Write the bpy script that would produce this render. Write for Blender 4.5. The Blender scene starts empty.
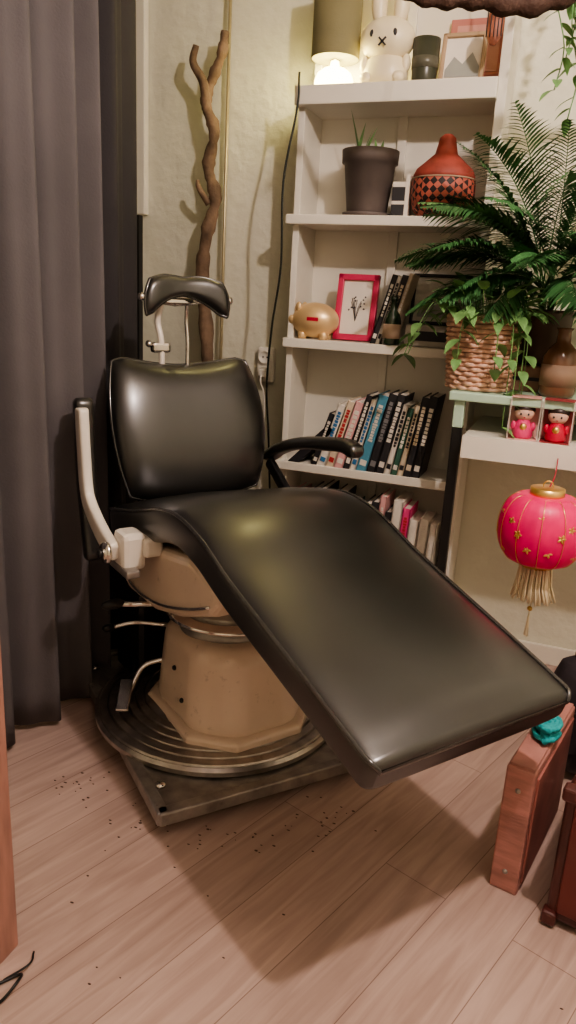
import bpy, bmesh, math, random
from mathutils import Vector, Matrix, Euler
random.seed(7)
S=bpy.context.scene
pi=math.pi
try: S.view_settings.look='AgX - Medium High Contrast'
except Exception as e: print('look',e)

# ---------------- materials ----------------
MATS={}
def mat(name,c,rough=.5,metal=0,var=.12,vs=9,bump=0,bs=60,coat=0,emit=0,ecol=None,trans=0,alpha=1,stretch=(1,1,1),dirt=0,spec=.5,crough=.03):
    if name in MATS: return MATS[name]
    m=bpy.data.materials.new(name); m.use_nodes=True; nt=m.node_tree; N=nt.nodes; L=nt.links
    b=N['Principled BSDF']
    tc=N.new('ShaderNodeTexCoord'); mp=N.new('ShaderNodeMapping'); mp.inputs['Scale'].default_value=stretch
    L.new(tc.outputs['Object'],mp.inputs[0])
    no=N.new('ShaderNodeTexNoise'); no.inputs['Scale'].default_value=vs; no.inputs['Detail'].default_value=5
    L.new(mp.outputs[0],no.inputs['Vector'])
    r=N.new('ShaderNodeValToRGB')
    r.color_ramp.elements[0].position=.3; r.color_ramp.elements[1].position=.7
    r.color_ramp.elements[0].color=(*[x*(1-var) for x in c],1)
    r.color_ramp.elements[1].color=(*[min(1,x*(1+var)) for x in c],1)
    L.new(no.outputs['Fac'],r.inputs[0]); col=r.outputs[0]
    if dirt:
        n3=N.new('ShaderNodeTexNoise'); n3.inputs['Scale'].default_value=34; n3.inputs['Detail'].default_value=8; n3.inputs['Roughness'].default_value=.7
        L.new(tc.outputs['Object'],n3.inputs['Vector'])
        r3=N.new('ShaderNodeValToRGB'); r3.color_ramp.elements[0].position=.28; r3.color_ramp.elements[1].position=.40
        r3.color_ramp.elements[0].color=(1-dirt,1-dirt*1.05,1-dirt*1.1,1); r3.color_ramp.elements[1].color=(1,1,1,1)
        L.new(n3.outputs['Fac'],r3.inputs[0])
        mm=N.new('ShaderNodeMixRGB'); mm.blend_type='MULTIPLY'; mm.inputs[0].default_value=1
        L.new(col,mm.inputs[1]); L.new(r3.outputs[0],mm.inputs[2]); col=mm.outputs[0]
    L.new(col,b.inputs['Base Color'])
    b.inputs['Roughness'].default_value=rough; b.inputs['Metallic'].default_value=metal
    b.inputs['Coat Weight'].default_value=coat; b.inputs['Coat Roughness'].default_value=crough; b.inputs['Specular IOR Level'].default_value=spec
    b.inputs['Transmission Weight'].default_value=trans; b.inputs['Alpha'].default_value=alpha
    if emit:
        b.inputs['Emission Color'].default_value=(*(ecol or c),1); b.inputs['Emission Strength'].default_value=emit
    if bump:
        n2=N.new('ShaderNodeTexNoise'); n2.inputs['Scale'].default_value=bs; n2.inputs['Detail'].default_value=4
        L.new(mp.outputs[0],n2.inputs['Vector'])
        bp=N.new('ShaderNodeBump'); bp.inputs['Strength'].default_value=bump; bp.inputs['Distance'].default_value=.01
        L.new(n2.outputs['Fac'],bp.inputs['Height']); L.new(bp.outputs[0],b.inputs['Normal'])
    MATS[name]=m; return m

leather=mat('black_leather',(.010,.010,.010),.34,var=.3,bump=.035,bs=10,spec=1.0,coat=.55,crough=.24)
piping=mat('black_piping',(.03,.03,.03),.2,spec=.9,coat=.5)
cream=mat('cream_enamel',(.76,.62,.50),.28,var=.06,vs=5,bump=.02,bs=20,coat=.5,dirt=.30)
cream2=mat('offwhite_enamel',(.80,.75,.67),.3,var=.06,coat=.4,dirt=.12)
chrome=mat('chrome',(.78,.76,.73),.14,1)
alum=mat('worn_aluminium',(.47,.44,.41),.34,.95,var=.22,vs=25,bump=.05,bs=80,dirt=.4)
steel=mat('dirty_steel',(.36,.34,.32),.40,.75,var=.3,vs=20,bump=.1,dirt=.4)
blackp=mat('black_plastic',(.012,.012,.013),.35)
rubber=mat('black_rubber',(.02,.02,.02),.7)
white=mat('white_paint',(.80,.77,.68),.45,var=.05,vs=3,bump=.06,bs=15)
mint=mat('mint_paint',(.48,.66,.52),.5,var=.06)
gold=mat('gold',(.85,.58,.22),.33,.9,var=.1)
softgold=mat('soft_gold_glaze',(.80,.58,.32),.35,.4,var=.1)
ivory=mat('ivory_porcelain',(.85,.76,.55),.35,var=.03)
green=mat('palm_green',(.06,.17,.06),.5,var=.4,vs=12)
green2=mat('leaf_green',(.17,.33,.12),.45,var=.45,vs=16)
green3=mat('vine_green',(.12,.26,.10),.5,var=.4,vs=14)
wicker=mat('wicker',(.74,.48,.36),.6,var=.25,vs=40)
bark=mat('driftwood',(.20,.135,.09),.8,var=.45,vs=14,bump=.7,bs=40)
red=mat('red_paint',(.55,.02,.06),.35)
pinkred=mat('lantern_silk',(.88,.012,.17),.38,var=.12,vs=18)
paper=mat('paper',(.80,.75,.66),.8,var=.05)
dark=mat('dark_print',(.04,.04,.045),.6)
cable=mat('cable_green',(.015,.02,.015),.5)

# ---------------- mesh builder ----------------
def T(*a): return Matrix.Translation(a)
def RZ(d): return Matrix.Rotation(math.radians(d),4,'Z')
def RX(d): return Matrix.Rotation(math.radians(d),4,'X')
def RY(d): return Matrix.Rotation(math.radians(d),4,'Y')
def catmull(P,n=8):
    P=[Vector(p) for p in P]; out=[]
    Q=[P[0]*2-P[1]]+P+[P[-1]*2-P[-2]]
    for i in range(1,len(Q)-2):
        a,b,c,d=Q[i-1:i+3]
        for k in range(n):
            t=k/n
            out.append(.5*((2*b)+(c-a)*t+(2*a-5*b+4*c-d)*t*t+(3*b-a-3*c+d)*t**3))
    out.append(P[-1]); return out
class MB:
    def __init__(s): s.v=[];s.f=[];s.m=[];s.s=[];s.mats=[]
    def add(s,V,F,mt,smooth=True,M=None):
        if mt not in s.mats: s.mats.append(mt)
        k=s.mats.index(mt); o=len(s.v)
        for p in V:
            p=Vector(p); s.v.append(M@p if M else p)
        for f in F: s.f.append([o+i for i in f]); s.m.append(k); s.s.append(smooth)
    def box(s,c,d,mt,M=None,bev=0,seg=2):
        bm=bmesh.new(); bmesh.ops.create_cube(bm,size=1)
        for v in bm.verts: v.co=Vector((v.co.x*d[0]+c[0],v.co.y*d[1]+c[1],v.co.z*d[2]+c[2]))
        if bev: bmesh.ops.bevel(bm,geom=list(bm.edges),offset=bev,segments=seg,affect='EDGES',profile=.5)
        bm.verts.index_update()
        s.add([v.co.copy() for v in bm.verts],[[v.index for v in f.verts] for f in bm.faces],mt,False,M); bm.free()
    def lathe(s,prof,mt,seg=40,M=None,smooth=True,sx=1,sy=1,rf=None):
        V=[];F=[]
        for (r,z) in prof:
            for i in range(seg):
                a=2*pi*i/seg; q=r*(rf(a,z) if rf else 1)
                V.append((q*math.cos(a)*sx,q*math.sin(a)*sy,z))
        n=len(prof)
        for j in range(n-1):
            for i in range(seg):
                k=(i+1)%seg; F.append([j*seg+i,j*seg+k,(j+1)*seg+k,(j+1)*seg+i])
        if prof[0][0]>1e-5: F.append(list(range(seg)))
        if prof[-1][0]>1e-5: F.append([(n-1)*seg+i for i in range(seg)])
        s.add(V,F,mt,smooth,M)
    def ball(s,c,r,mt,seg=24,M=None):
        if not hasattr(r,'__len__'): r=(r,r,r)
        n=max(6,seg//2); prof=[(max(1e-6,math.sin(pi*i/n)),-math.cos(pi*i/n)) for i in range(n+1)]
        MM=T(*c)@Matrix.Diagonal((r[0],r[1],r[2],1))
        s.lathe(prof,mt,seg,(M@MM) if M else MM)
    def tube(s,P,r,mt,seg=8,M=None,closed=False):
        P=[Vector(p) for p in P]; n=len(P); V=[];F=[]
        up=None
        for i,p in enumerate(P):
            if closed: t=P[(i+1)%n]-P[i-1]
            else: t=P[min(i+1,n-1)]-P[max(i-1,0)]
            if t.length<1e-9: t=Vector((0,0,1))
            t.normalize()
            if up is None:
                up=Vector((0,0,1)) if abs(t.z)<.9 else Vector((1,0,0))
            a=t.cross(up)
            if a.length<1e-4: a=t.cross(Vector((0,1,0)))
            a.normalize(); b=a.cross(t); b.normalize(); up=b
            rr=r[i] if hasattr(r,'__len__') else r
            for k in range(seg):
                q=2*pi*k/seg; V.append(p+a*rr*math.cos(q)+b*rr*math.sin(q))
        for i in range(n if closed else n-1):
            j=(i+1)%n
            for k in range(seg):
                l=(k+1)%seg; F.append([i*seg+k,i*seg+l,j*seg+l,j*seg+k])
        if not closed:
            F.append(list(range(seg))); F.append([(n-1)*seg+k for k in range(seg)])
        s.add(V,F,mt,True,M)
    def rod(s,a,b,r,mt,seg=12,M=None): s.tube([a,b],r,mt,seg,M)
    def prism(s,poly,lo,hi,mt,M=None,axis='y'):
        n=len(poly)
        if axis=='y': V=[(p[0],lo,p[1]) for p in poly]+[(p[0],hi,p[1]) for p in poly]
        else: V=[(p[0],p[1],lo) for p in poly]+[(p[0],p[1],hi) for p in poly]
        F=[list(range(n)),list(range(n,2*n))]+[[i,(i+1)%n,n+(i+1)%n,n+i] for i in range(n)]
        s.add(V,F,mt,False,M)
    # cushion swept along a path in the local XZ plane, wide in Y
    def cushion(s,path,hw,ht,mt,lat0=0,e=5,R=.04,Rc=.05,crown=0,n=10,seg=40,M=None,pipe=None,ph=.72):
        P=catmull([(p[0],0,p[1]) for p in path],n)
        D=[0]
        for i in range(1,len(P)): D.append(D[-1]+(P[i]-P[i-1]).length)
        Lt=D[-1]; RR=max(R,Rc)
        fr=(0,.01,.04,.1,.2,.35,.55,.8,1)
        ds=sorted(set([round(x,6) for x in [R*k for k in fr]+[RR*k for k in fr]+[Lt-R*k for k in fr]+[Lt-RR*k for k in fr]+[Lt*k/60 for k in range(61) if RR<Lt*k/60<Lt-RR]]))
        V=[];F=[];pl=[];pr=[]
        for d in ds:
            i=0
            while i<len(D)-2 and D[i+1]<d: i+=1
            u=(d-D[i])/max(1e-9,D[i+1]-D[i]); p=P[i].lerp(P[i+1],min(1,u))
            t=(P[min(i+2,len(P)-1)]-P[max(i-1,0)]).normalized(); nn=Vector((-t.z,0,t.x))
            if nn.z<0 and abs(nn.z)>.3: nn=-nn
            w=hw(d/Lt) if callable(hw) else hw; h=ht(d/Lt) if callable(ht) else ht
            de=max(0,min(d,Lt-d))
            k1=math.sqrt(max(.0,1-(1-min(1,de/R))**2))
            hh=h*(1-min(1,R/h)*(1-k1)) if R<h else h*(k1*.97+.03)
            q1=min(Rc,de+.15*Rc) if Rc>0 else 0
            ww=w-Rc+math.sqrt(max(0,Rc*Rc-(Rc-q1)**2)) if Rc>0 else w
            for k in range(seg):
                q=2*pi*k/seg; c_,s_=math.cos(q),math.sin(q)
                a=ww*math.copysign(abs(c_)**(2/e),c_); b=hh*math.copysign(abs(s_)**(2/e),s_)
                if b>0: b+=crown*(1-(a/ww)**2)*min(1,de/.06)
                V.append(p+nn*b+Vector((0,lat0+a,0)))
            pl.append(p+nn*hh*ph+Vector((0,lat0-ww*.988,0))); pr.append(p+nn*hh*ph+Vector((0,lat0+ww*.988,0)))
        m=len(ds)
        for j in range(m-1):
            for k in range(seg):
                l=(k+1)%seg; F.append([j*seg+k,j*seg+l,(j+1)*seg+l,(j+1)*seg+k])
        F.append(list(range(seg))); F.append([(m-1)*seg+k for k in range(seg)])
        s.add(V,F,mt,True,M)
        if pipe: s.tube(pl+pr[::-1],.0045,pipe,8,M,closed=True)
    # pillow: x width, y height, z thickness
    def pillow(s,wf,h,t,mt,M,k=.35,n=26,p=5,yo=None,zo=None,pipe=None):
        A=[math.sin(pi/2*i/n) for i in range(-n,n+1)]; V=[];F=[];m=len(A)
        for side in (1,-1):
            for b in A:
                for a in A:
                    u=a*math.sqrt(1-b*b*k/2); v=b*math.sqrt(1-a*a*k/2)
                    x=u*wf(v); y=v*h+(yo(u,v) if yo else 0)
                    z=side*t*(max(0,(1-abs(a)**p)*(1-abs(b)**p)))**.5*(1 if side>0 else .8)+(zo(u,v) if zo else 0)
                    V.append((x,y,z))
        for o in (0,m*m):
            for j in range(m-1):
                for i in range(m-1):
                    F.append([o+j*m+i,o+j*m+i+1,o+(j+1)*m+i+1,o+(j+1)*m+i])
        s.add(V,F,mt,True,M)
        if pipe:
            idx=[i for i in range(m)]+[j*m+m-1 for j in range(1,m)]+[(m-1)*m+i for i in range(m-2,-1,-1)]+[j*m for j in range(m-2,0,-1)]
            s.tube([V[i] for i in idx],.0045,pipe,8,M,closed=True)
    def leaf(s,base,d,L,w,mt,droop=.3,seg=5,side=None):
        base=Vector(base); d=Vector(d).normalized(); V=[];F=[]
        sd=side or d.cross(Vector((0,0,1)))
        if sd.length<1e-3: sd=Vector((1,0,0))
        sd.normalize(); p=base.copy(); dd=d.copy()
        for i in range(seg+1):
            u=i/seg; ww=w*.5*math.sin(pi*min(1,u*.92+.08)**.75)*(1 if u<1 else .02)
            nn=sd.cross(dd).normalized()
            V+= [p-sd*ww+nn*ww*.25,p,p+sd*ww+nn*ww*.25]
            dd=(dd+Vector((0,0,-droop/seg))).normalized(); p=p+dd*L/seg
        for i in range(seg):
            o=i*3; F+= [[o,o+1,o+4,o+3],[o+1,o+2,o+5,o+4]]
        s.add(V,F,mt,True)
    def obj(s,name,parent=None,loc=(0,0,0),rot=(0,0,0),bevel=0,merge=True):
        me=bpy.data.meshes.new(name); me.from_pydata([tuple(v) for v in s.v],[],s.f)
        for m in s.mats: me.materials.append(m)
        for i,p in enumerate(me.polygons): p.material_index=s.m[i]; p.use_smooth=s.s[i]
        bm=bmesh.new(); bm.from_mesh(me)
        if merge: bmesh.ops.remove_doubles(bm,verts=bm.verts,dist=1e-6)
        bmesh.ops.recalc_face_normals(bm,faces=bm.faces); bm.to_mesh(me); bm.free()
        o=bpy.data.objects.new(name,me); S.collection.objects.link(o)
        o.location=loc; o.rotation_euler=rot
        if parent: o.parent=parent
        if bevel:
            b=o.modifiers.new('bev','BEVEL'); b.width=bevel; b.segments=4; b.limit_method='ANGLE'; b.angle_limit=math.radians(25)
        return o
def empty(name,loc=(0,0,0),rz=0):
    e=bpy.data.objects.new(name,None); S.collection.objects.link(e); e.location=loc; e.rotation_euler=(0,0,math.radians(rz)); e.empty_display_size=.1; return e
def light(name,kind,loc,energy,col,size=.1,parent=None,rot=None):
    l=bpy.data.lights.new(name,kind); l.energy=energy; l.color=col
    if kind=='AREA': l.size=size
    else: l.shadow_soft_size=size
    o=bpy.data.objects.new(name,l); S.collection.objects.link(o); o.location=loc
    if rot: o.rotation_euler=rot
    if parent: o.parent=parent
    return o

# ---------------- room ----------------
wallm=mat('plaster_wall',(.75,.74,.61),.8,var=.05,vs=2.5,bump=.75,bs=18)
ceilm=mat('ceiling_paint',(.70,.66,.58),.8)
# floor laminate
fm=bpy.data.materials.new('laminate_floor'); fm.use_nodes=True; nt=fm.node_tree; N=nt.nodes; L=nt.links; b=N['Principled BSDF']
tc=N.new('ShaderNodeTexCoord'); mp=N.new('ShaderNodeMapping'); mp.inputs['Rotation'].default_value=(0,0,math.radians(-70))
L.new(tc.outputs['Object'],mp.inputs[0])
br=N.new('ShaderNodeTexBrick'); br.inputs['Scale'].default_value=1; br.inputs['Brick Width'].default_value=1.25; br.inputs['Row Height'].default_value=.15
br.inputs['Mortar Size'].default_value=.0012; br.inputs['Mortar Smooth'].default_value=.5; br.offset=.37
br.inputs['Color1'].default_value=(.56,.425,.375,1); br.inputs['Color2'].default_value=(.49,.37,.325,1); br.inputs['Mortar'].default_value=(.27,.185,.16,1)
L.new(mp.outputs[0],br.inputs['Vector'])
m2=N.new('ShaderNodeMapping'); m2.inputs['Scale'].default_value=(1.0,12,1); L.new(mp.outputs[0],m2.inputs[0])
gn=N.new('ShaderNodeTexNoise'); gn.inputs['Scale'].default_value=3.0; gn.inputs['Detail'].default_value=6; gn.inputs['Distortion'].default_value=.9
L.new(m2.outputs[0],gn.inputs['Vector'])
gr=N.new('ShaderNodeValToRGB'); gr.color_ramp.elements[0].position=.30; gr.color_ramp.elements[1].position=.66
gr.color_ramp.elements[0].color=(.78,.74,.72,1); gr.color_ramp.elements[1].color=(1.06,1.05,1.05,1)
L.new(gn.outputs['Fac'],gr.inputs[0])
mx=N.new('ShaderNodeMixRGB'); mx.blend_type='MULTIPLY'; mx.inputs[0].default_value=1
L.new(br.outputs['Color'],mx.inputs[1]); L.new(gr.outputs[0],mx.inputs[2])
dn=N.new('ShaderNodeTexNoise'); dn.inputs['Scale'].default_value=2.2; dn.inputs['Detail'].default_value=6; L.new(tc.outputs['Object'],dn.inputs['Vector'])
dr=N.new('ShaderNodeValToRGB'); dr.color_ramp.elements[0].position=.35; dr.color_ramp.elements[1].position=.6
dr.color_ramp.elements[0].color=(.86,.84,.83,1); dr.color_ramp.elements[1].color=(1,1,1,1); L.new(dn.outputs['Fac'],dr.inputs[0])
mx2=N.new('ShaderNodeMixRGB'); mx2.blend_type='MULTIPLY'; mx2.inputs[0].default_value=1
L.new(mx.outputs[0],mx2.inputs[1]); L.new(dr.outputs[0],mx2.inputs[2]); L.new(mx2.outputs[0],b.inputs['Base Color'])
b.inputs['Roughness'].default_value=.40
bp=N.new('ShaderNodeBump'); bp.inputs['Strength'].default_value=.12; bp.inputs['Distance'].default_value=.002; bp.invert=True
L.new(br.outputs['Fac'],bp.inputs['Height']); L.new(bp.outputs[0],b.inputs['Normal'])

XL,XR,YF,YB,H=-1.85,1.7,-1.6,2.6,2.65
def slab(name,c,d,m): 
    q=MB(); q.box((0,0,0),d,m); return q.obj(name,loc=c)
slab('floor',((XL+XR)/2,(YF+YB)/2,-.05),(XR-XL+.2,YB-YF+.2,.1),fm)
slab('ceiling',((XL+XR)/2,(YF+YB)/2,H+.05),(XR-XL+.2,YB-YF+.2,.1),ceilm)
slab('wall_back',((XL+XR)/2,YB+.05,H/2),(XR-XL+.2,.1,H),wallm)
slab('wall_front',((XL+XR)/2,YF-.05,H/2),(XR-XL+.2,.1,H),wallm)
slab('wall_left',(XL-.05,(YF+YB)/2,H/2),(.1,YB-YF,H),wallm)
slab('wall_right',(XR+.05,(YF+YB)/2,H/2),(.1,YB-YF,H),wallm)
pinkwood=mat('pink_wood',(.38,.20,.16),.5,var=.25,vs=6,stretch=(6,6,1))
q=MB(); q.box((0,0,0),(.10,.09,H),pinkwood,bev=.004); q.obj('trim_1',loc=(-.868,.85,H/2))
q=MB(); q.box((0,0,0),(.05,.03,1.18),white,bev=.004); q.obj('trim_2',loc=(-1.590,2.584,2.06))
q=MB(); q.box((0,0,0),(XR+.28,.015,.07),white,bev=.003); q.obj('baseboard_back',loc=((XR-.28)/2,2.592,.035))

# ---------------- camera ----------------
yaw=math.radians(20); pit=math.radians(16); roll=.055
fh=Vector((-math.sin(yaw),math.cos(yaw),0)); rt=Vector((math.cos(yaw),math.sin(yaw),0)); zz=Vector((0,0,1))
fw=fh*math.cos(pit)-zz*math.sin(pit); up=fh*math.sin(pit)+zz*math.cos(pit)
X=(rt+up*roll).normalized(); Y=(up-rt*roll).normalized(); Z=-fw
cd=bpy.data.cameras.new('camera'); cam=bpy.data.objects.new('camera',cd); S.collection.objects.link(cam)
cam.matrix_world=Matrix(((X.x,Y.x,Z.x,0),(X.y,Y.y,Z.y,0),(X.z,Y.z,Z.z,1.2),(0,0,0,1)))
cd.sensor_fit='VERTICAL'; cd.sensor_height=24; cd.lens=24*745/1024; cd.clip_start=.02
S.camera=cam

# ---------------- dental chair ----------------
ch=empty('dental_chair',(-.817,1.745,0),-36.2)
q=MB()
M=RZ(-5)
q.box((-.02,-.02,.045),(.83,.58,.022),steel,M,bev=.005)
for sx,sy,dx,dy in ((0,-.30,.83,.03),(0,.26,.83,.03),(-.425,-.02,.03,.58),(.385,-.02,.03,.58)):
    q.box((-.02 if sx==0 else sx,sy,.05),(dx,dy,.034),steel,M,bev=.004)
for x in (-.33,-.1,.12,.30):
    for y in (-.275,.235): q.lathe([(0,.067),(.012,.067),(.012,.074),(.0,.076)],chrome,12,M@T(x,y,0))
for x in (-.36,.33):
    for y in (-.25,.21):
        q.lathe([(0,-.011),(.02,-.011),(.024,-.006),(.024,.006),(.02,.011),(0,.011)],rubber,20,M@T(x,y,.0245)@RX(90))
        q.box((x,y,.04),(.03,.034,.014),steel,M)
q.obj('rolling_platform',ch)
q=MB()
pr=[(0,.056),(.337,.056),(.346,.062),(.346,.074),(.338,.082)]
r=.334; z=.080
for i in range(5):
    pr+=[(r,z+.001),(r-.003,z+.006),(r-.021,z+.0095),(r-.024,z+.002)]; r-=.025; z+=.0045
pr+=[(r,z+.002),(r-.01,z+.008),(.18,z+.01),(.17,z+.004),(0,z+.004)]
q.lathe(pr,alum,96,smooth=True)
o=q.obj('base_disc',ch,bevel=0); es=o.modifiers.new('es','EDGE_SPLIT'); es.split_angle=math.radians(35)
def octs(cx,cy,z,hx,hy,c):
    return [(cx+a,cy+b_,z) for a,b_ in ((hx,-hy+c),(hx,hy-c),(hx-c,hy),(-hx+c,hy),(-hx,hy-c),(-hx,-hy+c),(-hx+c,-hy),(hx-c,-hy))]
def octloft(q,secs,mt):
    V=[];F=[]
    for s_ in secs: V+=octs(*s_)
    n=len(secs)
    for j in range(n-1):
        for i in range(8):
            k=(i+1)%8; F.append([j*8+i,j*8+k,(j+1)*8+k,(j+1)*8+i])
    F.append(list(range(8))); F.append([(n-1)*8+i for i in range(8)])
    q.add(V,F,mt,False)
q=MB()
octloft(q,[(.06,0,.094,.205,.175,.085),(.05,0,.335,.178,.152,.075)],cream)
o=q.obj('pedestal',ch,bevel=.042); o.modifiers['bev'].segments=7; o.data.polygons.foreach_set('use_smooth',[True]*len(o.data.polygons))
es=o.modifiers.new('wn','WEIGHTED_NORMAL')
q=MB()
# raised foot collar and upper collar of the pedestal
octloft(q,[(.06,0,.092,.222,.192,.095),(.06,0,.112,.222,.192,.095),(.06,0,.118,.212,.182,.09)],cream)
q.obj('pedestal_collar',ch,bevel=.006)
q=MB()
for (x,y,z) in ((.11,-.170,.175),(.05,-.164,.24)):
    q.ball((x,y,z),(.007,.006,.007),blackp,12)
for (x,y,z) in ((.241,-.04,.19),(.236,.06,.24)):
    q.ball((x,y,z),(.007,.009,.009),blackp,12)
q.obj('pedestal_screws',ch)
q=MB()
q.lathe([(0,.325),(.13,.325),(.135,.34),(.125,.355),(.11,.37),(.11,.38),(.13,.385),(.13,.40),(.09,.41),(.09,.47),(0,.47)],steel,48,T(.04,0,0))
q.lathe([(0,.372),(.165,.372),(.172,.378),(.165,.386),(0,.386)],chrome,48,T(.04,0,0),sx=1.05)
q.obj('lift_column',ch)
q=MB()
poly=[(-.19,.44),(-.215,.50),(-.19,.565),(-.05,.575),(.1,.60),(.25,.625),(.38,.60),(.40,.56),(.36,.52),(.2,.455),(.05,.415),(-.12,.41)]
q.prism(poly,-.225,.225,cream)
q.obj('seat_frame',ch,bevel=.022)
q=MB()
q.tube(catmull([(-.19,-.228,.47),(-.05,-.23,.44),(.1,-.23,.455),(.25,-.228,.50),(.36,-.226,.545)],6),.004,chrome,8)
q.tube(catmull([(-.19,.228,.47),(-.05,.23,.44),(.1,.23,.455),(.25,.228,.50),(.36,.226,.545)],6),.004,chrome,8)
q.obj('frame_trim',ch)
# seat cushion
top=[(-.20,.628),(-.09,.652),(.04,.688),(.14,.718),(.235,.730),(.34,.712),(.46,.668),(.60,.627),(.77,.578),(.940,.527)]
pth=[(a,b_-.047) for a,b_ in top]
q=MB()
q.cushion(pth,lambda u:.250-.004*u,lambda u:.050-.014*u,leather,R=.016,Rc=.030,e=8,crown=.016,n=8,seg=88,pipe=piping,ph=.86)
q.obj('seat_cushion',ch)
q=MB()
q.cushion([(p[0],p[1]-.041) for i,p in enumerate(pth) if i in (5,6,7,8)],.17,.012,blackp,R=.01,Rc=.02,e=6,n=5)
q.obj('legrest_underside',ch)
# backrest
upv=Vector((-.30,0,.954)).normalized(); nv=Vector((upv.z,0,-upv.x)); 
def frame(c,upv,nv): 
    return Matrix(((0,upv.x,nv.x,c[0]),(1,upv.y,nv.y,c[1]),(0,upv.z,nv.z,c[2]),(0,0,0,1)))
q=MB()
q.pillow(lambda v:.238+.006*v,.212,.055,leather,frame((-.255,.018,.825),upv,nv),k=.50,p=4.2,
   yo=lambda u,v:(-.026+.040*min(1,abs(u)*1.35)**2)*max(0,v)**2.5,zo=lambda u,v:.018*u*u-.024*v*v,pipe=piping)
q.obj('backrest_cushion',ch)
q=MB()
q.pillow(lambda v:.21+.008*v,.19,.02,blackp,frame((-.310,.018,.815),upv,nv),k=.4,p=8)
q.box((-.30,0,.66),(.03,.16,.34),steel,T(-.0,0,0),bev=.008)
q.cushion([(-.20,.50),(-.28,.56),(-.31,.66)],.10,.015,cream,R=.01,Rc=.01)
q.obj('backrest_shell',ch)
# headrest
hu=Vector((-.12,0,.99)).normalized(); hn=Vector((hu.z,0,-hu.x))
q=MB()
HM=frame((-.285,.005,1.204),hu,hn)
q.pillow(lambda v:.125-.008*v,.042,.030,leather,HM,k=.30,p=4,
  yo=lambda u,v:-.020*abs(u)**2.5-.018*max(0,-v)*abs(u)**1.2+.030*max(0,-v)*(1-min(1,abs(u)*1.3)**2)-.008*max(0,v)*(1-min(1,abs(u)*2)),zo=lambda u,v:.030*u*u,pipe=piping)
q.obj('headrest_cushion',ch)
q=MB()
for sy in (-1,1):
    q.lathe([(0,-.008),(.010,-.008),(.012,0),(.010,.008),(0,.010)],chrome,16,T(-.262,.005+sy*.132,1.183)@RX(90))
    q.tube(catmull([(-.264,.005+sy*.127,1.183),(-.30,sy*.10,1.183),(-.325,sy*.05,1.17),(-.33,0,1.165)],5),.005,chrome)
q.tube(catmull([(-.33,-.035,1.18),(-.345,-.045,1.12),(-.33,-.04,1.06),(-.335,-.035,.95)],6),.009,cream2,12)
q.tube(catmull([(-.33,.04,1.18),(-.345,.045,1.12),(-.335,.045,1.06),(-.335,.045,.95)],6),.006,chrome,12)
q.box((-.335,-.04,1.045),(.03,.055,.03),chrome,bev=.008)
q.ball((-.335,-.075,1.055),.010,chrome)
q.box((-.335,0,1.175),(.03,.12,.02),chrome,bev=.006)
q.obj('headrest_mount',ch)
# right armrest
q=MB()
q.cushion([(-.27,.715),(-.19,.760),(-.08,.795),(.04,.815),(.12,.825),(.18,.815)],lambda u:.028-.004*u,lambda u:.017+.003*u,leather,lat0=.30,e=3,R=.02,Rc=.02,n=6,seg=28)
q.cushion([(.02,.56),(-.12,.63),(-.24,.71)],.010,.018,blackp,lat0=.285,R=.01,Rc=.004,seg=20)
q.box((.03,.262,.56),(.07,.05,.08),cream2,bev=.012)
q.obj('armrest_right',ch)
# left armrest folded up
q=MB()
q.cushion([(-.175,.905),(-.165,.80),(-.15,.70),(-.115,.655),(-.03,.61),(.05,.585)],.014,lambda u:.022+.004*u,cream2,lat0=-.325,e=4,R=.012,Rc=.006,n=8,seg=24)
q.box((.045,-.285,.59),(.075,.06,.095),cream2,bev=.014)
q.box((.045,-.24,.60),(.10,.05,.05),cream2,bev=.010)
q.lathe([(0,0),(.026,0),(.028,.006),(.024,.014),(0,.016)],chrome,24,T(.05,-.34,.59)@RX(90))
q.lathe([(0,0),(.012,0),(.012,.01),(0,.012)],blackp,16,T(.05,-.356,.59)@RX(90))
q.box((.05,-.30,.545),(.12,.035,.02),steel,bev=.004)
q.cushion([(-.215,.925),(-.208,.80),(-.195,.68),(-.17,.58),(-.15,.50)],.026,.020,leather,lat0=-.308,e=3,R=.02,Rc=.02,n=6,seg=28)
q.obj('armrest_left',ch)
# levers & pedals
q=MB()
q.tube([(.02,-.10,.40),(-.01,-.22,.41),(-.02,-.29,.42)],.007,chrome,10)
q.ball((-.02,-.305,.422),(.014,.032,.014),blackp)
q.tube(catmull([(-.08,-.13,.20),(-.10,-.19,.18),(-.08,-.235,.13),(-.07,-.25,.115)],5),.008,chrome,10)
q.box((0,0,0),(.11,.035,.008),chrome,T(-.05,-.265,.135)@RZ(-30)@RY(20),bev=.003)
q.tube(catmull([(-.12,-.10,.28),(-.18,-.18,.28),(-.2,-.24,.27)],4),.007,chrome,10)
q.ball((-.203,-.25,.268),(.012,.022,.012),blackp)
q.box((-.30,-.1,.13),(.13,.14,.12),blackp,bev=.01)
q.box((-.27,-.04,.24),(.16,.26,.26),blackp,bev=.02)
q.obj('levers_and_pedals',ch)

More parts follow.
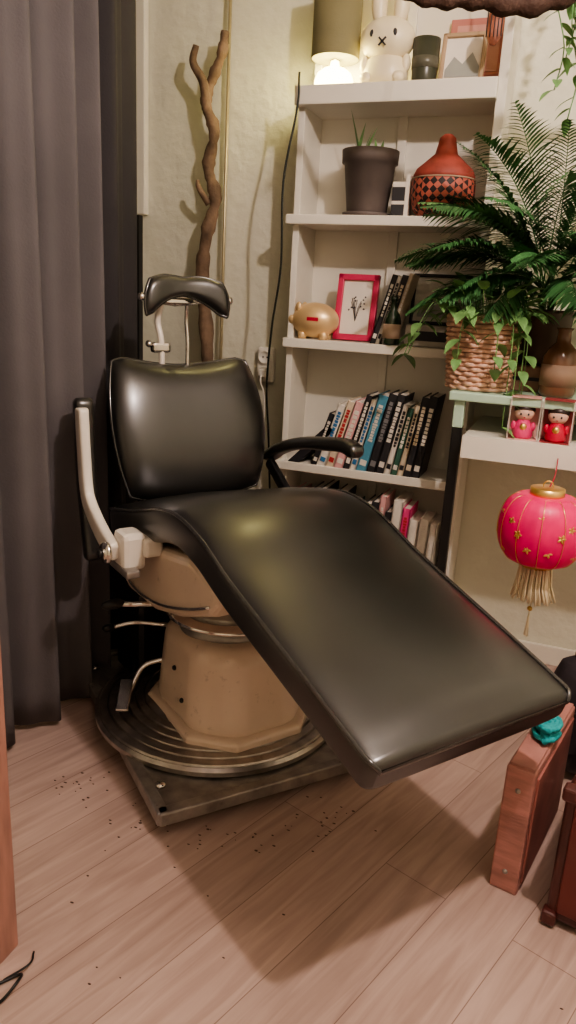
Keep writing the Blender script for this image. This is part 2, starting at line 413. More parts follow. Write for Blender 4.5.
# ---------------- curtains ----------------
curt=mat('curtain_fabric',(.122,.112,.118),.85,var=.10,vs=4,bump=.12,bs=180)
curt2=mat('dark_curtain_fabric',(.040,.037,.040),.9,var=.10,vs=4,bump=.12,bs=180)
def curtain(pts,n,fr,am,mt,ph,zb):
    base=catmull(pts,n); V=[];F=[];nz=26;nb=len(base)
    for i,p in enumerate(base):
        t=(base[min(i+1,nb-1)]-base[max(i-1,0)]).normalized(); nn=Vector((t.y,-t.x,0)); s_=i/nb
        for j in range(nz+1):
            z=zb+(2.53-zb)*j/nz; zz_=j/nz
            a=am*(math.sin(s_*2*pi*fr+ph+.35*math.sin(zz_*2.0))+.33*math.sin(s_*2*pi*fr*2.2+1.3+zz_*.8)+.12*math.sin(s_*fr*9+zz_*3)*(1-zz_))
            a*= (1.15-.30*zz_)
            V.append(p+nn*a+Vector((0,0,z)))
    for i in range(nb-1):
        for j in range(nz):
            k=i*(nz+1)+j; F.append([k,k+nz+1,k+nz+2,k+1])
    q=MB(); q.add(V,F,mt,True); o=q.obj('curtain'); sm=o.modifiers.new('sol','SOLIDIFY'); sm.thickness=.004
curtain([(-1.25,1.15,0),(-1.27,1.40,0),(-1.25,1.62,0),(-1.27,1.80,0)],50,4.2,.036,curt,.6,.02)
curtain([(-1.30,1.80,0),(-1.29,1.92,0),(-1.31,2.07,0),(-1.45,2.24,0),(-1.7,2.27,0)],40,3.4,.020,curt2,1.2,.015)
q=MB(); q.rod((-1.26,.9,2.55),(-1.26,2.58,2.55),.012,blackp)
for y in (1.0,2.5): q.rod((-1.26,y,2.55),(-1.26,y,2.655),.008,blackp)
q.obj('curtain_rod')
q=MB(); q.box((0,0,.73),(.035,.03,1.46),blackp,bev=.003); q.box((0,0,.01),(.10,.07,.02),blackp,bev=.004); q.obj('black_post',loc=(-1.555,2.5,0))

# ---------------- driftwood and pole ----------------
q=MB()
P=[(-1.26,0,.0),(-1.29,0,.35),(-1.26,0,.7),(-1.27,0,1.02),(-1.30,0,1.26),(-1.275,0,1.40),(-1.25,0,1.52),(-1.285,0,1.62),(-1.255,0,1.73),(-1.295,0,1.82),(-1.275,0,1.90),(-1.235,0,1.96),(-1.23,0,2.03)]
P=catmull([(a,2.52+.012*math.sin(k*2.1),c) for k,(a,_,c) in enumerate(P)],7); n=len(P)
q.tube(P,[(.027-.012*(i/n))*(1+.16*math.sin(i*.9)+.1*math.sin(i*2.3)) for i in range(n)],bark,14)
P=catmull([(-1.29,2.52,1.80),(-1.30,2.51,1.88),(-1.335,2.50,1.94),(-1.325,2.50,1.99)],7)
q.tube(P,[.018-.008*i/len(P) for i in range(len(P))],bark,12)
P=catmull([(-1.27,2.51,1.5),(-1.30,2.49,1.55),(-1.305,2.49,1.575)],4)
q.tube(P,[.012-.006*i/len(P) for i in range(len(P))],bark,10)
q.obj('driftwood_branch')
q=MB(); q.rod((0,0,0),(0,0,H),.006,mat('brass_pole',(.50,.44,.28),.4,.6)); q.lathe([(0,0),(.02,0),(.02,.01),(0,.012)],chrome,16); q.obj('metal_pole',loc=(-1.235,2.565,0))
# outlet
q=MB(); q.box((0,0,0),(.066,.03,.125),white,bev=.008)
for z in (-.028,.028):
    q.lathe([(.0,-.004),(.017,-.004),(.022,-.012),(.024,-.012),(.024,.0),(.0,.0)],white,20,T(0,-.012,z)@RX(-90))
    for x in (-.008,.008): q.ball((x,-.0165,z),.003,dark,8)
q.box((0,-.030,-.028),(.028,.03,.028),white,bev=.006)
q.obj('wall_outlet',loc=(-1.057,2.585,.96))
q=MB()
q.tube(catmull([(-.905,2.375,1.86),(-.905,2.37,1.76),(-.935,2.36,1.55),(-.93,2.36,1.3),(-.96,2.38,1.1),(-.985,2.42,.9),(-.99,2.47,.72),(-.99,2.52,.45),(-.97,2.57,.02)],8),.0038,cable,8)
q.tube(catmull([(-1.057,2.545,.93),(-1.055,2.53,.90),(-1.04,2.54,.82),(-1.05,2.56,.5),(-1.04,2.57,.02)],6),.003,white,8)
q.obj('power_cable')

# ---------------- bookshelf ----------------
bs=empty('bookshelf',(0,0,0))
q=MB()
for nm,(z0,z1,x0) in {'1':(1.775,1.83,-.925),'2':(1.430,1.460,-.935),'3':(1.042,1.072,-.925),'4':(.622,.652,-.93),'5':(.27,.30,-.93)}.items():
    q.box(((x0-.315)/2,2.495,(z0+z1)/2),(-.315-x0,.205,z1-z0),white,bev=.003)
q.obj('shelf_boards',bs)
q=MB()
q.box((-.91,2.51,.89),(.022,.17,1.78),white,bev=.002); q.box((-.91,2.575,2.2),(.022,.045,.85),white,bev=.002)
q.box((-.305,2.51,1.30),(.028,.17,2.6),white,bev=.002)
q.box((-.62,2.588,1.30),(.03,.016,2.6),white,bev=.002)
q.box((-.61,2.596,1.30),(.60,.006,2.6),white)
q.obj('uprights',bs)

def books(name,items,zb,yb,depthv=.15):
    q=MB(); 
    for (x,t,h,col,lean,lab) in items:
        c=mat('book_%02d%02d%02d'%tuple(int(k*99) for k in col),col,.5,var=.08)
        d=depthv+random.uniform(-.02,.015)
        M=T(x,0,zb)@RY(lean)
        y0=yb-depthv/2
        q.box((t/2,y0+.002,h/2),(t,.004,h),c,M,bev=.001,seg=1)
        q.box((.0015,y0+d/2,h/2),(.003,d,h),c,M); q.box((t-.0015,y0+d/2,h/2),(.003,d,h),c,M)
        q.box((t/2,y0+d/2,h/2),(t-.006,d-.008,h-.008),paper,M)
        if lab:
            lc=mat('label_%02d%02d%02d'%tuple(int(k*99) for k in lab),lab,.5)
            z_=h*.40
            while z_<h*.86:
                g=random.uniform(.008,.018)
                q.box((t/2,y0-.0007,z_+g/2),(t*random.uniform(.3,.5),.002,g*.75),lc,M); z_+=g
            q.box((t/2,y0-.0007,h*.12),(t*.6,.002,h*.07),lc,M)
    return q.obj(name)
W=(.78,.74,.66);K=(.03,.03,.035);PK=(.75,.42,.42);BL=(.05,.20,.42);TQ=(.10,.32,.45);RD=(.5,.05,.06);GN=(.05,.14,.10);CR=(.7,.6,.45);GY=(.25,.25,.26);PU=(.75,.08,.25)
it=[];x=-.80
spec=[(.020,.20,K,W),(.03,.235,W,BL),(.028,.25,CR,RD),(.032,.25,PK,W),(.022,.275,K,W),(.022,.26,W,BL),(.036,.28,TQ,W),(.03,.285,K,GY),(.028,.285,K,W),(.022,.25,W,K),(.022,.24,GN,W),(.02,.25,CR,K),(.026,.28,K,CR),(.028,.285,K,W)]
it.append((-.885,.03,.20,K,44,None))
for k,(t,h,c,l) in enumerate(spec):
    ln_=17-k*.7; it.append((x,t,h*.96,c,ln_,l)); x+=t*1.01/math.cos(math.radians(ln_))
books('book_row',it,.652+.001,2.475)
it=[];x=-.88
for k in range(18):
    t=random.uniform(.02,.036); h=random.uniform(.20,.28); c=random.choice([K,W,K,PK,CR,GY,GN,K,K]) if k<13 else (PU if k==14 else W)
    if x+t>-.345: break
    it.append((x,t,h,c,3,random.choice([W,K,None,RD]))); x+=t+.002
books('book_row',it,.301,2.475)
it=[];x=-.632
for t,h,c,l in ((.018,.225,K,W),(.013,.22,W,K),(.02,.225,K,CR),(.014,.23,CR,W)):
    it.append((x,t,h,c,15,l)); x+=t*1.04
books('book_row',it,1.073,2.475,.10)

# ---- shelf 1 objects ----
tl=empty('table_lamp',(-.825,2.468,1.83))
q=MB()
glass=mat('lamp_base_glass',(.9,.8,.5),.4,emit=16,ecol=(1,.80,.32))
q.lathe([(0,0),(.058,0),(.062,.006),(.060,.025),(.052,.045),(.035,.058),(.016,.062),(.012,.08),(0,.08)],glass,36)
q.obj('base',tl)
q=MB()
shade=mat('lamp_shade',(.24,.22,.12),.8,var=.1,bump=.1,bs=200)
q.lathe([(.074,.085),(.074,.300),(.072,.300),(.072,.085),(.074,.085)],shade,48,smooth=True)
for a in range(3): q.rod((0,0,.28),(.07*math.cos(a*2.09),.07*math.sin(a*2.09),.29),.0015,chrome,6)
q.rod((0,0,.07),(0,0,.285),.004,chrome,8)
bulb=mat('bulb',(1,.9,.6),.4,emit=14,ecol=(1,.80,.35))
q.ball((0,0,.125),.022,bulb,16)
q.obj('shade',tl)
light('lamp_light','POINT',(0,0,.125),34,(1,.84,.36),.035,tl)
light('lamp_glow','POINT',(0,0,.045),16,(1,.86,.36),.075,tl)

q=MB()
q.lathe([(0,0),(.055,0),(.068,.012),(.070,.04),(.060,.072),(.045,.085),(.03,.09),(0,.09)],ivory,36,sy=.85)
q.ball((0,-.004,.128),(.084,.064,.062),ivory,32)
for sx in (-1,1):
    q.tube(catmull([(sx*.028,0,.17),(sx*.034,0,.215),(sx*.034,0,.265),(sx*.026,0,.31)],5),[.016+.008*math.sin(pi*min(1,i/12)) if i<12 else .022-.0045*(i-12) for i in range(16)],ivory,16)
    q.ball((sx*.034,-.060,.132),(.0075,.004,.0105),dark,12)
    q.ball((sx*.048,-.035,.02),(.022,.022,.018),ivory,16)
    q.ball((sx*.064,-.012,.062),(.014,.018,.026),ivory,16)
for a in (45,-45): q.box((0,0,0),(.030,.003,.005),dark,T(0,-.0675,.108)@RY(a))
q.obj('rabbit_figurine',loc=(-.662,2.47,1.83))
q=MB(); cup=mat('dark_tumbler',(.06,.065,.045),.3)
q.lathe([(0,0),(.034,0),(.036,.004),(.041,.125),(.038,.125),(.034,.01),(0,.008)],cup,32); q.lathe([(.0375,.045),(.0395,.045),(.0405,.075),(.0385,.075)],mat('cup_band',(.12,.12,.09),.3),32)
q.obj('tumbler_cup',loc=(-.543,2.47,1.83))
def frame_pic(name,w,h,bw,fmx,pic,loc,rx,rz=0,art=None):
    q=MB()
    for c,d in (((-(w-bw)/2,0,h/2),(bw,.018,h)),(((w-bw)/2,0,h/2),(bw,.018,h)),((0,0,bw/2),(w,.018,bw)),((0,0,h-bw/2),(w,.018,bw))): q.box(c,d,fmx,bev=.003)
    q.box((0,.004,h/2),(w-bw,.006,h-bw),pic)
    q.box((0,.009,h/2),(w-.01,.004,h-.01),dark)
    if art: art(q,w,h)
    return q.obj(name,loc=loc,rot=(math.radians(rx),0,math.radians(rz)))
def sketch(q,w,h):
    ink=mat('ink',(.10,.09,.09),.7)
    for k in range(7):
        a=random.uniform(-.6,.6); z0=h*.3
        q.tube(catmull([(0,-.001,z0),(math.sin(a)*.02,-.001,z0+.04),(math.sin(a)*.03+.01*math.sin(k*3),-.001,z0+.055+.02*random.random())],4),.0010,ink,5)
    for k in range(14): q.ball((random.uniform(-.028,.028),-.0005,random.uniform(h*.45,h*.68)),(.003,.001,.003),ink,8)
def land(q,w,h):
    g=mat('art_grey',(.35,.36,.33),.7); 
    q.prism([(-w*.38,h*.3),(-w*.2,h*.55),(0,h*.4),(w*.2,h*.62),(w*.38,h*.35),(w*.38,h*.15),(-w*.38,h*.15)],-.001,.001,g)
frame_pic('picture_frame',.13,.145,.012,mat('pale_wood_frame',(.45,.32,.20),.5),paper,(-.435,2.47,1.832),-12,0,land)
q=MB(); q.box((0,0,.10),(.17,.010,.21),mat('dusty_red_card',(.50,.20,.17),.7),bev=.002); q.box((0,-.006,.12),(.13,.002,.13),mat('card_inset',(.6,.32,.27),.7)); q.obj('red_card_box',loc=(-.41,2.56,1.831),rot=(math.radians(-5),0,0))
q=MB(); wo=mat('carved_wood',(.28,.10,.06),.5,var=.4,vs=30,bump=.4)
q.ball((0,0,0),(.024,.012,.050),wo,20)
for k in range(5): q.tube([(-.02+.01*k,-.010,-.03),(-.02+.01*k,-.0125,.0),(-.02+.01*k,-.010,.03)],.0015,dark,5)
q.tube([(0,0,.048),(.002,.0,.15),(0,.0,.70)],.0015,cable,6); q.obj('hanging_wood_ornament',loc=(-.335,2.36,1.945))

# ---- shelf 2 ----
q=MB(); potm=mat('grey_planter',(.14,.115,.105),.55,var=.2)
q.lathe([(0,.0),(.075,.0),(.078,.005),(.078,.012),(.06,.012)],potm,40)
q.lathe([(0,.010),(.060,.010),(.064,.016),(.080,.155),(.088,.158),(.090,.195),(.084,.195),(.082,.17),(0,.168)],potm,40)
q.lathe([(0,.171),(.081,.171)],mat('soil',(.06,.04,.03),.9,bump=1),24)
for a,l,dx in ((.3,.10,-.03),(2.2,.07,.02),(4,.15,-.035),(5.3,.06,.03),(1.2,.12,-.045)):
    q.leaf((dx,0,.168),(math.cos(a)*.3,math.sin(a)*.2,1),l,.016,green2,.2)
    q.leaf((dx+.01,0,.168),(-math.cos(a)*.6,math.sin(a)*.2,1),l*.7,.014,green2,.3)
q.obj('potted_succulent',loc=(-.69,2.475,1.460))
q=MB()
for k,(zz0,zz1,c) in enumerate(((0,.035,dark),(.035,.045,paper),(.045,.085,dark),(.085,.10,paper))): q.box((0,0,(zz0+zz1)/2),(.05,.06,zz1-zz0),c)
q.box((.022,-.005,.06),(.012,.055,.12),paper); q.obj('small_card_box',loc=(-.575,2.46,1.461))
lm=bpy.data.materials.new('lattice_pattern'); lm.use_nodes=True; nt=lm.node_tree; N=nt.nodes; L=nt.links; b=N['Principled BSDF']
tc=N.new('ShaderNodeTexCoord'); mp=N.new('ShaderNodeMapping'); mp.inputs['Rotation'].default_value=(0,math.radians(45),0); L.new(tc.outputs['Object'],mp.inputs[0])
ck=N.new('ShaderNodeTexChecker'); ck.inputs['Scale'].default_value=60; ck.inputs['Color1'].default_value=(.03,.02,.02,1); ck.inputs['Color2'].default_value=(.50,.14,.10,1); L.new(mp.outputs[0],ck.inputs['Vector'])
L.new(ck.outputs[0],b.inputs['Base Color']); b.inputs['Roughness'].default_value=.6
q=MB()
q.lathe([(0,0),(.065,0),(.088,.02),(.097,.06),(.096,.10),(.084,.130),(0,.130)],lm,40)
q.lathe([(.092,.108),(.093,.118),(.085,.136),(.066,.152),(.048,.168),(.034,.180),(.028,.205),(.024,.225),(.012,.235),(0,.237)],mat('terracotta_red',(.36,.08,.06),.6,var=.3,vs=20),40)
q.tube([(.0945*math.cos(a*pi/24),.0945*math.sin(a*pi/24),.108) for a in range(48)],.0022,mat('tan_cord',(.5,.38,.28),.7),6,closed=True)
q.obj('lidded_patterned_pot',loc=(-.45,2.46,1.461))
# ---- shelf 3 ----
q=MB()
q.ball((0,0,.06),(.082,.06,.058),softgold,36)
q.ball((-.075,-.01,.06),(.018,.022,.02),softgold,16)
for sx in (-1,1):
    q.ball((-.05,sx*.03,.10),(.012,.008,.018),softgold,12)
    for x in (-.035,.04): q.lathe([(0,0),(.014,0),(.016,.02),(0,.03)],softgold,14,T(x,sx*.025,0))
q.box((0.01,-.059,.065),(.04,.003,.012),red,bev=.001)
q.obj('golden_piggy_bank',loc=(-.832,2.45,1.073))
frame_pic('picture_frame',.14,.215,.02,mat('magenta_frame',(.62,.05,.13),.35),paper,(-.703,2.47,1.075),-9,0,sketch)
frame_pic('picture_frame',.19,.16,.010,dark,mat('art_print',(.62,.60,.52),.6,var=.3,vs=6),(-.435,2.53,1.14),-6,0,land)
q=MB(); q.box((0,0,.033),(.18,.08,.066),mat('box_grey',(.5,.47,.42),.6),bev=.003); q.box((0,-.041,.033),(.12,.002,.03),dark); q.obj('storage_box',loc=(-.43,2.47,1.073))
q=MB(); bg=mat('dark_bottle_glass',(.02,.04,.02),.1,coat=.5)
q.lathe([(0,0),(.026,0),(.028,.005),(.028,.075),(.022,.095),(.011,.11),(.011,.135),(.013,.137),(.013,.15),(0,.15)],bg,28); q.lathe([(.0285,.02),(.0285,.065)],mat('kraft_label',(.5,.38,.28),.7),28)
q.obj('small_bottle',loc=(-.560,2.415,1.073))

# ---- right ledges ----
q=MB(); q.box((.40,2.375,.82),(1.33,.64-.19,.065),white,bev=.004); q.box((.40,2.09+.06,.82),(1.33,.02,.064),white); 
for x in (.2,.9): q.box((x,2.52,.74),(.03,.15,.12),white)
lo=q.obj('wall_ledge')
q=MB(); q.box((.38,2.385,.957),(1.40,.43,.026),mint,bev=.004)
q.box((-.29,2.20,.905),(.03,.03,.08),mint,bev=.003)
q.box((-.29,2.205,.475),(.028,.03,.95),blackp,bev=.002)
q.box((1.04,2.205,.475),(.028,.03,.95),blackp,bev=.002)
q.obj('mint_side_shelf')

# basket with plant
q=MB()
for r_ in range(15):
    z=.008+r_*.0134; R=.086+.016*(r_/14)
    q.tube([((R+.0040*math.sin(a*15/150*2*pi+(pi if r_%2 else 0)))*math.cos(2*pi*a/150),(R+.0040*math.sin(a*15/150*2*pi+(pi if r_%2 else 0)))*math.sin(2*pi*a/150),z) for a in range(150)],.0070,wicker,6,closed=True)
q.lathe([(0,.004),(.082,.004),(.098,.195),(.093,.195),(.09,.16),(0,.16)],mat('wicker_dark',(.35,.20,.14),.8),32)
q.tube([(.104*math.cos(2*pi*a/64),.104*math.sin(2*pi*a/64),.206) for a in range(64)],.009,wicker,8,closed=True)
for k in range(75):
    a=random.uniform(0,2*pi); e=random.uniform(.15,1.2); r0=random.uniform(.02,.085)
    st=Vector((r0*math.cos(a),r0*math.sin(a),.16)); l=random.uniform(.04,.13)
    d=Vector((math.cos(a)*math.cos(e),math.sin(a)*math.cos(e)*.8,math.sin(e)))
    mid=st+Vector((d.x*.4*l,d.y*.4*l,l*.75)); en=st+d*l+Vector((0,0,.04))
    q.tube(catmull([st,mid,en],4),.0014,green2,5)
    q.leaf(en,d+Vector((0,0,-.2)),random.uniform(.05,.08),random.uniform(.026,.040),green2,.9)
for k,(a,ln_) in enumerate(((-1.9,.08),(-.9,.26),(-.5,.22),(-1.2,.10),(2.9,.26),(-2.9,.2),(-.75,.30),(-.6,.16))):
    r0=.112; x0,y0=r0*math.cos(a),r0*math.sin(a)
    P=catmull([(x0*.6,y0*.6,.19),(x0*1.02,y0*1.02,.235),(x0*1.30,y0*1.3,.17),(x0*1.35,y0*1.3,.17-ln_)],6)
    if a>2 or a<-2.8: P=catmull([(x0*.6,y0*.6,.19),(x0*1.2,y0-.03,.25),(x0*1.6,y0-.06,.18),(x0*1.9,y0-.08,.09)],6)
    q.tube(P,.0016,green2,5)
    for i in range(0,len(P),2):
        b_=random.uniform(0,2*pi)
        q.leaf(P[i],(math.cos(b_),math.sin(b_)-.3,-.2),random.uniform(.05,.075),random.uniform(.026,.038),green2,.9)
q.obj('basket_houseplant',loc=(-.257,2.29,.970),merge=False)

# parlor palm
q=MB()
q.lathe([(0,0),(.062,0),(.066,.006),(.082,.14),(.088,.145),(.088,.16),(.08,.16),(.078,.135),(0,.135)],mat('dark_pot',(.10,.06,.045),.5),32)
def frond(q,base,az,el,Lf,mt,lw=.010,ll=.115,dr=1.3):
    p=Vector(base); d=Vector((math.cos(az)*math.cos(el),math.sin(az)*math.cos(el),math.sin(el))); P=[p.copy()]; Dv=[d.copy()]
    n=26
    for i in range(n):
        d=(d+Vector((0,0,-dr/n))).normalized(); p=p+d*Lf/n
        P.append(p.copy()); Dv.append(d.copy())
    q.tube([Vector((base[0]*.4,base[1]*.4,.13))]+P,[.0028]+[.0025*(1-i/n*.7) for i in range(n+1)],mt,5)
    tw=random.uniform(-.5,.5)
    for i in range(7,n+1):
        sd=Dv[i].cross(Vector((0,0,1))).normalized(); sd=Matrix.Rotation(tw,3,Dv[i])@sd
        u=(i-7)/(n-7); l=ll*math.sin(pi*(u*.8+.16))
        for sg in (-1,1):
            for off in (0,.5):
                pp=P[i].lerp(P[max(0,i-1)],off)
                q.leaf(pp,sd*sg*1.0+Dv[i]*.8+Vector((0,0,random.uniform(0,.3))),l*random.uniform(.8,1.15),lw,mt,.6,seg=4)
fr=[(3.5,.75,.46),(3.75,.95,.52),(3.3,1.05,.52),(4.0,.60,.42),(-1.9,.8,.40),(-1.2,.9,.44),(-.7,.8,.46),(-.3,.95,.46),(-.9,1.15,.50),(-2.4,.55,.44),(-1.6,1.3,.52),(-.2,1.25,.48),(-.5,.5,.42),(-2.75,.45,.44),(-2.6,1.0,.52),(-2.2,1.2,.56),(-1.35,.55,.40),(-2.0,.4,.38),(.2,1.2,.44),(-1.0,.65,.44),(3.9,1.2,.54),
 (-2.65,.75,.54),(-2.5,.95,.56),(-2.85,.75,.50),(-2.3,.8,.50),(-2.05,1.0,.52),(-1.7,.75,.44),(-1.45,1.1,.50),(-1.1,.4,.36),(-.8,.95,.42),(-2.1,1.35,.56),(-.6,1.35,.54)]
for az,el,Lf in fr:
    frond(q,(random.uniform(-.03,.03),random.uniform(-.03,.02),.205),az,el,Lf*.95,random.choice([green,green,green3]))
px,py,pz=-.10,2.43,.972
for v in q.v:
    lim=(2.385-py) if v.x+px<-.27 else (2.585-py)
    if v.z>.17 and v.y>lim: v.y=lim-(v.y-lim)*.25
q.obj('potted_palm',loc=(px,py,pz+.075),merge=False)
q=MB(); q.box((0,0,.037),(.19,.19,.074),mat('brown_box',(.30,.18,.12),.6),bev=.004); q.box((0,-.096,.037),(.14,.002,.01),dark); q.obj('wooden_box',loc=(px,py,.971))
q=MB(); q.lathe([(0,0),(.045,0),(.05,.01),(.05,.11),(.035,.135),(.02,.15),(.018,.18),(.024,.19),(0,.19)],mat('amber_jar',(.16,.08,.045),.2,coat=.4),30); q.lathe([(.0508,.03),(.0508,.09)],mat('brown_label',(.3,.2,.14),.7),30); q.obj('amber_bottle',loc=(-.035,2.27,.971))
q=MB(); q.box((0,0,.13),(.11,.03,.26),mat('sienna_book',(.40,.22,.15),.6),bev=.003); q.box((0,-.016,.15),(.08,.002,.12),mat('print_tan',(.55,.42,.30),.6)); q.obj('boxed_card_set',loc=(.09,2.36,.972),rot=(0,0,.1))

# doll boxes
def doll(loc,c1,c2,rz):
    q=MB(); w,d,h=.080,.055,.120
    edge=mat('clear_plastic_edge',(.8,.7,.65),.15,alpha=.6)
    for x in (-w/2,w/2):
        for y in (-d/2,d/2): q.box((x,y,h/2),(.003,.003,h),edge)
    for z in (.0015,h-.0015):
        q.box((0,0,z),(w,d,.003),c2)
    q.box((0,d/2-.001,h/2),(w,.002,h),c2)
    skin=mat('doll_skin',(.75,.50,.40),.5)
    q.lathe([(0,.003),(.024,.003),(.029,.01),(.026,.032),(.015,.056),(0,.06)],c1,24)
    q.ball((0,0,.074),(.027,.023,.024),skin,20)
    q.ball((0,.004,.083),(.029,.025,.021),mat('doll_hair',(.03,.015,.012),.4),20)
    for sx in (-1,1):
        q.ball((sx*.025,.002,.099),(.010,.009,.010),mat('doll_hair',(.03,.015,.012),.4),12)
        q.ball((sx*.010,-.0215,.072),(.0028,.0015,.0035),dark,8)
        q.ball((sx*.026,-.006,.037),(.008,.008,.013),c1,10)
    q.ball((0,-.0235,.063),(.003,.0015,.0015),red,8)
    q.ball((0,-.024,.037),(.010,.006,.010),gold,10)
    q.obj('boxed_doll_figurine',loc=loc,rot=(0,0,rz))
pkc=mat('hot_pink',(.75,.06,.20),.45); pk2=mat('pale_pink',(.70,.40,.36),.5)
doll((-.108,2.19,.853),pkc,pk2,.1); doll((-.018,2.185,.853),red,mat('maroon_card',(.30,.05,.06),.5),-.05)

# ---------------- lantern ----------------
ln=empty('paper_lantern',(-.014,1.93,.672))
q=MB()
q.lathe([(.035*1.0,-.088)]+[(.108*math.sin(pi*(.12+.76*i/40))**.75,-.088*math.cos(pi*(.0+i/40))) for i in range(1,40)]+[(.035,.088)],pinkred,72,rf=lambda a,z:1+.010*abs(math.sin(a*12)))
q.obj('lantern_body',ln)
q=MB()
q.lathe([(.0,.082),(.040,.082),(.042,.088),(.042,.106),(.036,.108),(.0,.108)],gold,32)
q.lathe([(.0,-.082),(.036,-.082),(.038,-.088),(.038,-.102),(.0,-.104)],gold,32)
for k in range(12):
    a=2*pi*k/12
    q.tube([((.1095*math.sin(pi*(.12+.76*i/20))**.75+.001)*math.cos(a),(.1095*math.sin(pi*(.12+.76*i/20))**.75+.001)*math.sin(a),-.088*math.cos(pi*i/20)) for i in range(1,20)],.0009,gold,5)
for k in range(26):
    a=2*pi*k/26+.1; z=.045*math.sin(k*2.4); R=.108*math.sqrt(max(0,1-(z/.105)**2))+.002
    for j in range(5): q.ball((0,0,0),(.006,.0012,.003),gold,8,M=RZ(math.degrees(a)+90)@T(0,-R,z)@RY(72*j)@T(.006,0,0))
q.obj('lantern_gold_trim',ln)
q=MB(); tas=mat('tassel_cream',(.92,.80,.58),.7)
for k in range(190):
    a=random.uniform(0,2*pi); r0=.040*math.sqrt(random.random()); 
    q.tube([(r0*math.cos(a),r0*math.sin(a),-.100),(r0*1.15*math.cos(a),r0*1.15*math.sin(a),-.15),(r0*1.45*math.cos(a)+.004,r0*1.45*math.sin(a),-.180-random.random()*.012)],.0020,tas,5)
q.tube(catmull([(0,0,-.10),(.002,0,-.2),(0,0,-.235),(.003,0,-.30)],4),.0016,tas,5)
q.ball((0,0,-.22),.007,gold,12); q.lathe([(0,-.30),(.006,-.295),(.002,-.235),(0,-.235)],tas,10)
q.tube(catmull([(0,0,.10),(.01,.03,.125),(.012,.10,.138),(.012,.215,.145)],5),.0018,red,6)
q.tube([(.012*math.cos(a*pi/8),.0,.112+.012*math.sin(a*pi/8)) for a in range(16)],.0016,gold,6,closed=True)
q.obj('tassel_and_cord',ln)

# ---------------- right floor items ----------------
pw=mat('rosy_case_wood',(.44,.21,.185),.45,var=.3,vs=7,stretch=(1,1,6),bump=.2,bs=30)
dw=mat('dark_mahogany',(.09,.025,.022),.35,var=.4,vs=8,coat=.2)
q=MB()
q.box((.03,.17,.15),(.06,.34,.30),pw,bev=.004)
q.box((.062,.17,.15),(.006,.30,.26),mat('rosy_panel',(.36,.14,.12),.5,var=.3),bev=.002)
q.box((.03,.17,.303),(.052,.33,.008),pw,bev=.002)
for z in (.05,.25): q.ball((.03,-.001,z),(.006,.003,.006),steel,12)
q.obj('wooden_panel_case',loc=(-.008,1.424,0),rot=(0,0,math.radians(-12.5)))
q=MB()
q.box((.11,.19,.165),(.20,.38,.31),dw,bev=.012,seg=3)
q.box((.11,-.002,.165),(.16,.006,.26),mat('suitcase_panel',(.15,.035,.03),.4),bev=.004)
for x in (.02,.20):
    for z in (.02,.31): q.box((x,.0,z),(.03,.03,.03),dw,bev=.006)
q.tube(catmull([(.06,.19,.32),(.07,.19,.35),(.15,.19,.35),(.16,.19,.32)],5),.009,dw,8)
q.box((.11,-.006,.28),(.04,.008,.03),gold,bev=.002)
q.obj('mahogany_suitcase',loc=(.098,1.37,0),rot=(0,0,math.radians(-12.5)))
q=MB(); bgm=mat('black_bag_fabric',(.025,.02,.025),.7,bump=.4,bs=30)
q.pillow(lambda v:.15-.02*v,.175,.085,bgm,T(0,0,.178)@RX(90),k=.5,p=3,n=16)
q.tube(catmull([(-.08,0,.33),(-.06,0,.40),(.06,0,.40),(.08,0,.33)],6),.009,bgm,8)
q.box((0,-.078,.16),(.16,.01,.12),bgm,bev=.004)
q.obj('black_handbag',loc=(.200,1.95,0),rot=(0,0,.15))
q=MB(); tqm=mat('turquoise_yarn',(.03,.38,.42),.8,bump=.6,bs=80)
P=[]
for i in range(160):
    a=i*.55; P.append((.026*math.cos(a)*(.6+.4*math.sin(i*.13)),.05*math.sin(a)*(.6+.4*math.cos(i*.21)),.010+.014*(1+math.sin(i*.37))))
q.tube(P,.007,tqm,7)
q.obj('turquoise_yarn',loc=(.062,1.56,.309))

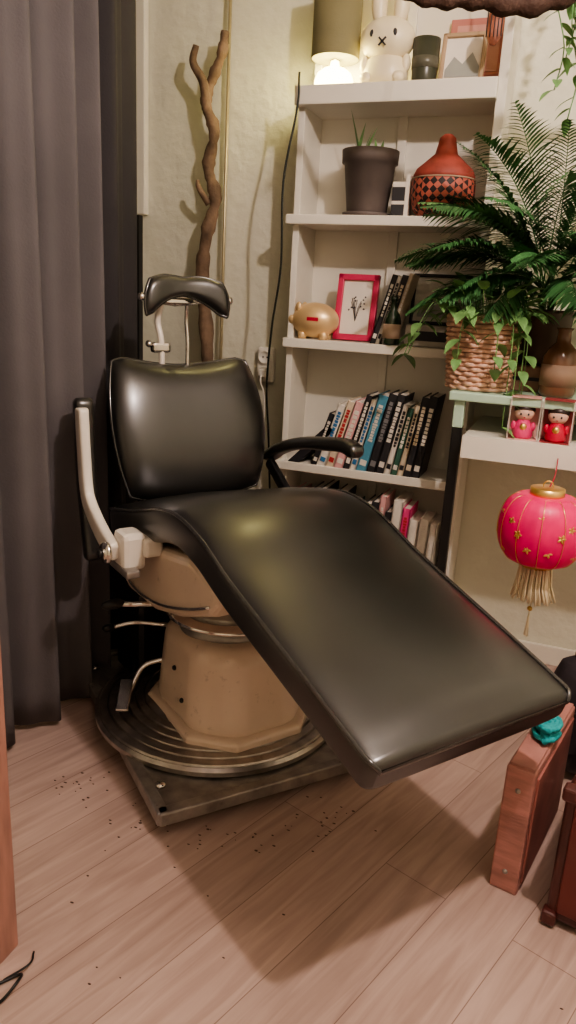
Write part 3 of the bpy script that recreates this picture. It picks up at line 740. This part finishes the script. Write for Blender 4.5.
# ---------------- hanging branch & vine, top right ----------------
q=MB()
P=catmull([(-.50,1.92,1.885),(-.42,1.93,1.868),(-.33,1.95,1.872),(-.22,1.97,1.858),(-.12,2.0,1.885),(-.02,2.02,1.92),(.1,2.02,1.93)],8); n=len(P)
q.tube(P,[.024*(.3+.7*math.sin(pi*(i+1)/(n+1)))*(1+.2*math.sin(i*1.3)) for i in range(n)],mat('dark_branch',(.06,.03,.02),.8,bump=.6),12)
for x,y,z in ((-.33,1.95,1.875),(-.12,2.0,1.885)): q.rod((x,y,z),(x,y,H+.004),.0015,cable,6)
q.obj('hanging_branch')
q=MB()
for x,y,z0,z1 in ((-.155,2.20,2.63,1.74),(-.115,2.24,2.63,1.68),(-.135,2.16,2.63,1.80)):
    P=catmull([(x+.02*math.sin(k*1.7),y+.015*math.cos(k*2.3),z0+(z1-z0)*k/9) for k in range(10)],4)
    q.tube(P,.0018,green3,5)
    for i in range(2,len(P),1):
        b_=random.uniform(0,2*pi); q.leaf(P[i],(math.cos(b_),math.sin(b_),-.3),random.uniform(.035,.06),random.uniform(.018,.028),green2,.7)
q.lathe([(0,0),(.06,0),(.07,.05),(.07,.07),(0,.07)],mat('vine_pot',(.3,.2,.15),.6),24,T(-.135,2.20,H-.075))
q.obj('hanging_vine_plant',merge=False)

# ---------------- floor bits ----------------
q=MB(); db=mat('dirt_flakes',(.12,.075,.06),.9)
for k in range(100):
    if k<84: a=random.uniform(-2.3,-.3); r_=random.gauss(.45,.045); x=-.77+r_*math.cos(a); y=1.64+r_*.8*math.sin(a)
    else: x=random.uniform(-.9,.3); y=random.uniform(.8,1.4)
    if y>1.9 or x<-1.15: continue
    s_=random.uniform(.001,.0034)
    q.ball((x,y,.0008),(s_*1.4,s_*random.uniform(.4,1),.0010),db,7,M=None)
q.obj('dirt_crumbs',merge=False)
q=MB(); q.tube(catmull([(-.80,.80,.004),(-.77,.84,.006),(-.755,.815,.02),(-.765,.78,.006),(-.79,.76,.004),(-.80,.70,.004)],8),.0028,blackp,8); q.tube(catmull([(-.79,.82,.004),(-.765,.86,.012),(-.78,.89,.004)],6),.002,blackp,8); q.obj('loose_cable')

# ---------------- lights ----------------
cl=empty('ceiling_lamp',(.36,.93,0))
q=MB(); q.rod((0,0,2.38),(0,0,H),.004,blackp,8); q.lathe([(0,H-.03),(.05,H-.03),(.05,H),(0,H)],white,24)
q.lathe([(.02,2.40),(.022,2.40),(.022,2.46),(0,2.46)],blackp,20); q.obj('cord_and_socket',cl)
light('bulb_light','POINT',(0,0,2.33),86,(1,.83,.76),.035,cl)
light('room_fill','AREA',(.2,-.6,2.55),3,(1,.78,.78),1.6)
w=bpy.data.worlds.new('world'); S.world=w; w.use_nodes=True; w.node_tree.nodes['Background'].inputs[0].default_value=(.5,.42,.40,1); w.node_tree.nodes['Background'].inputs[1].default_value=.12
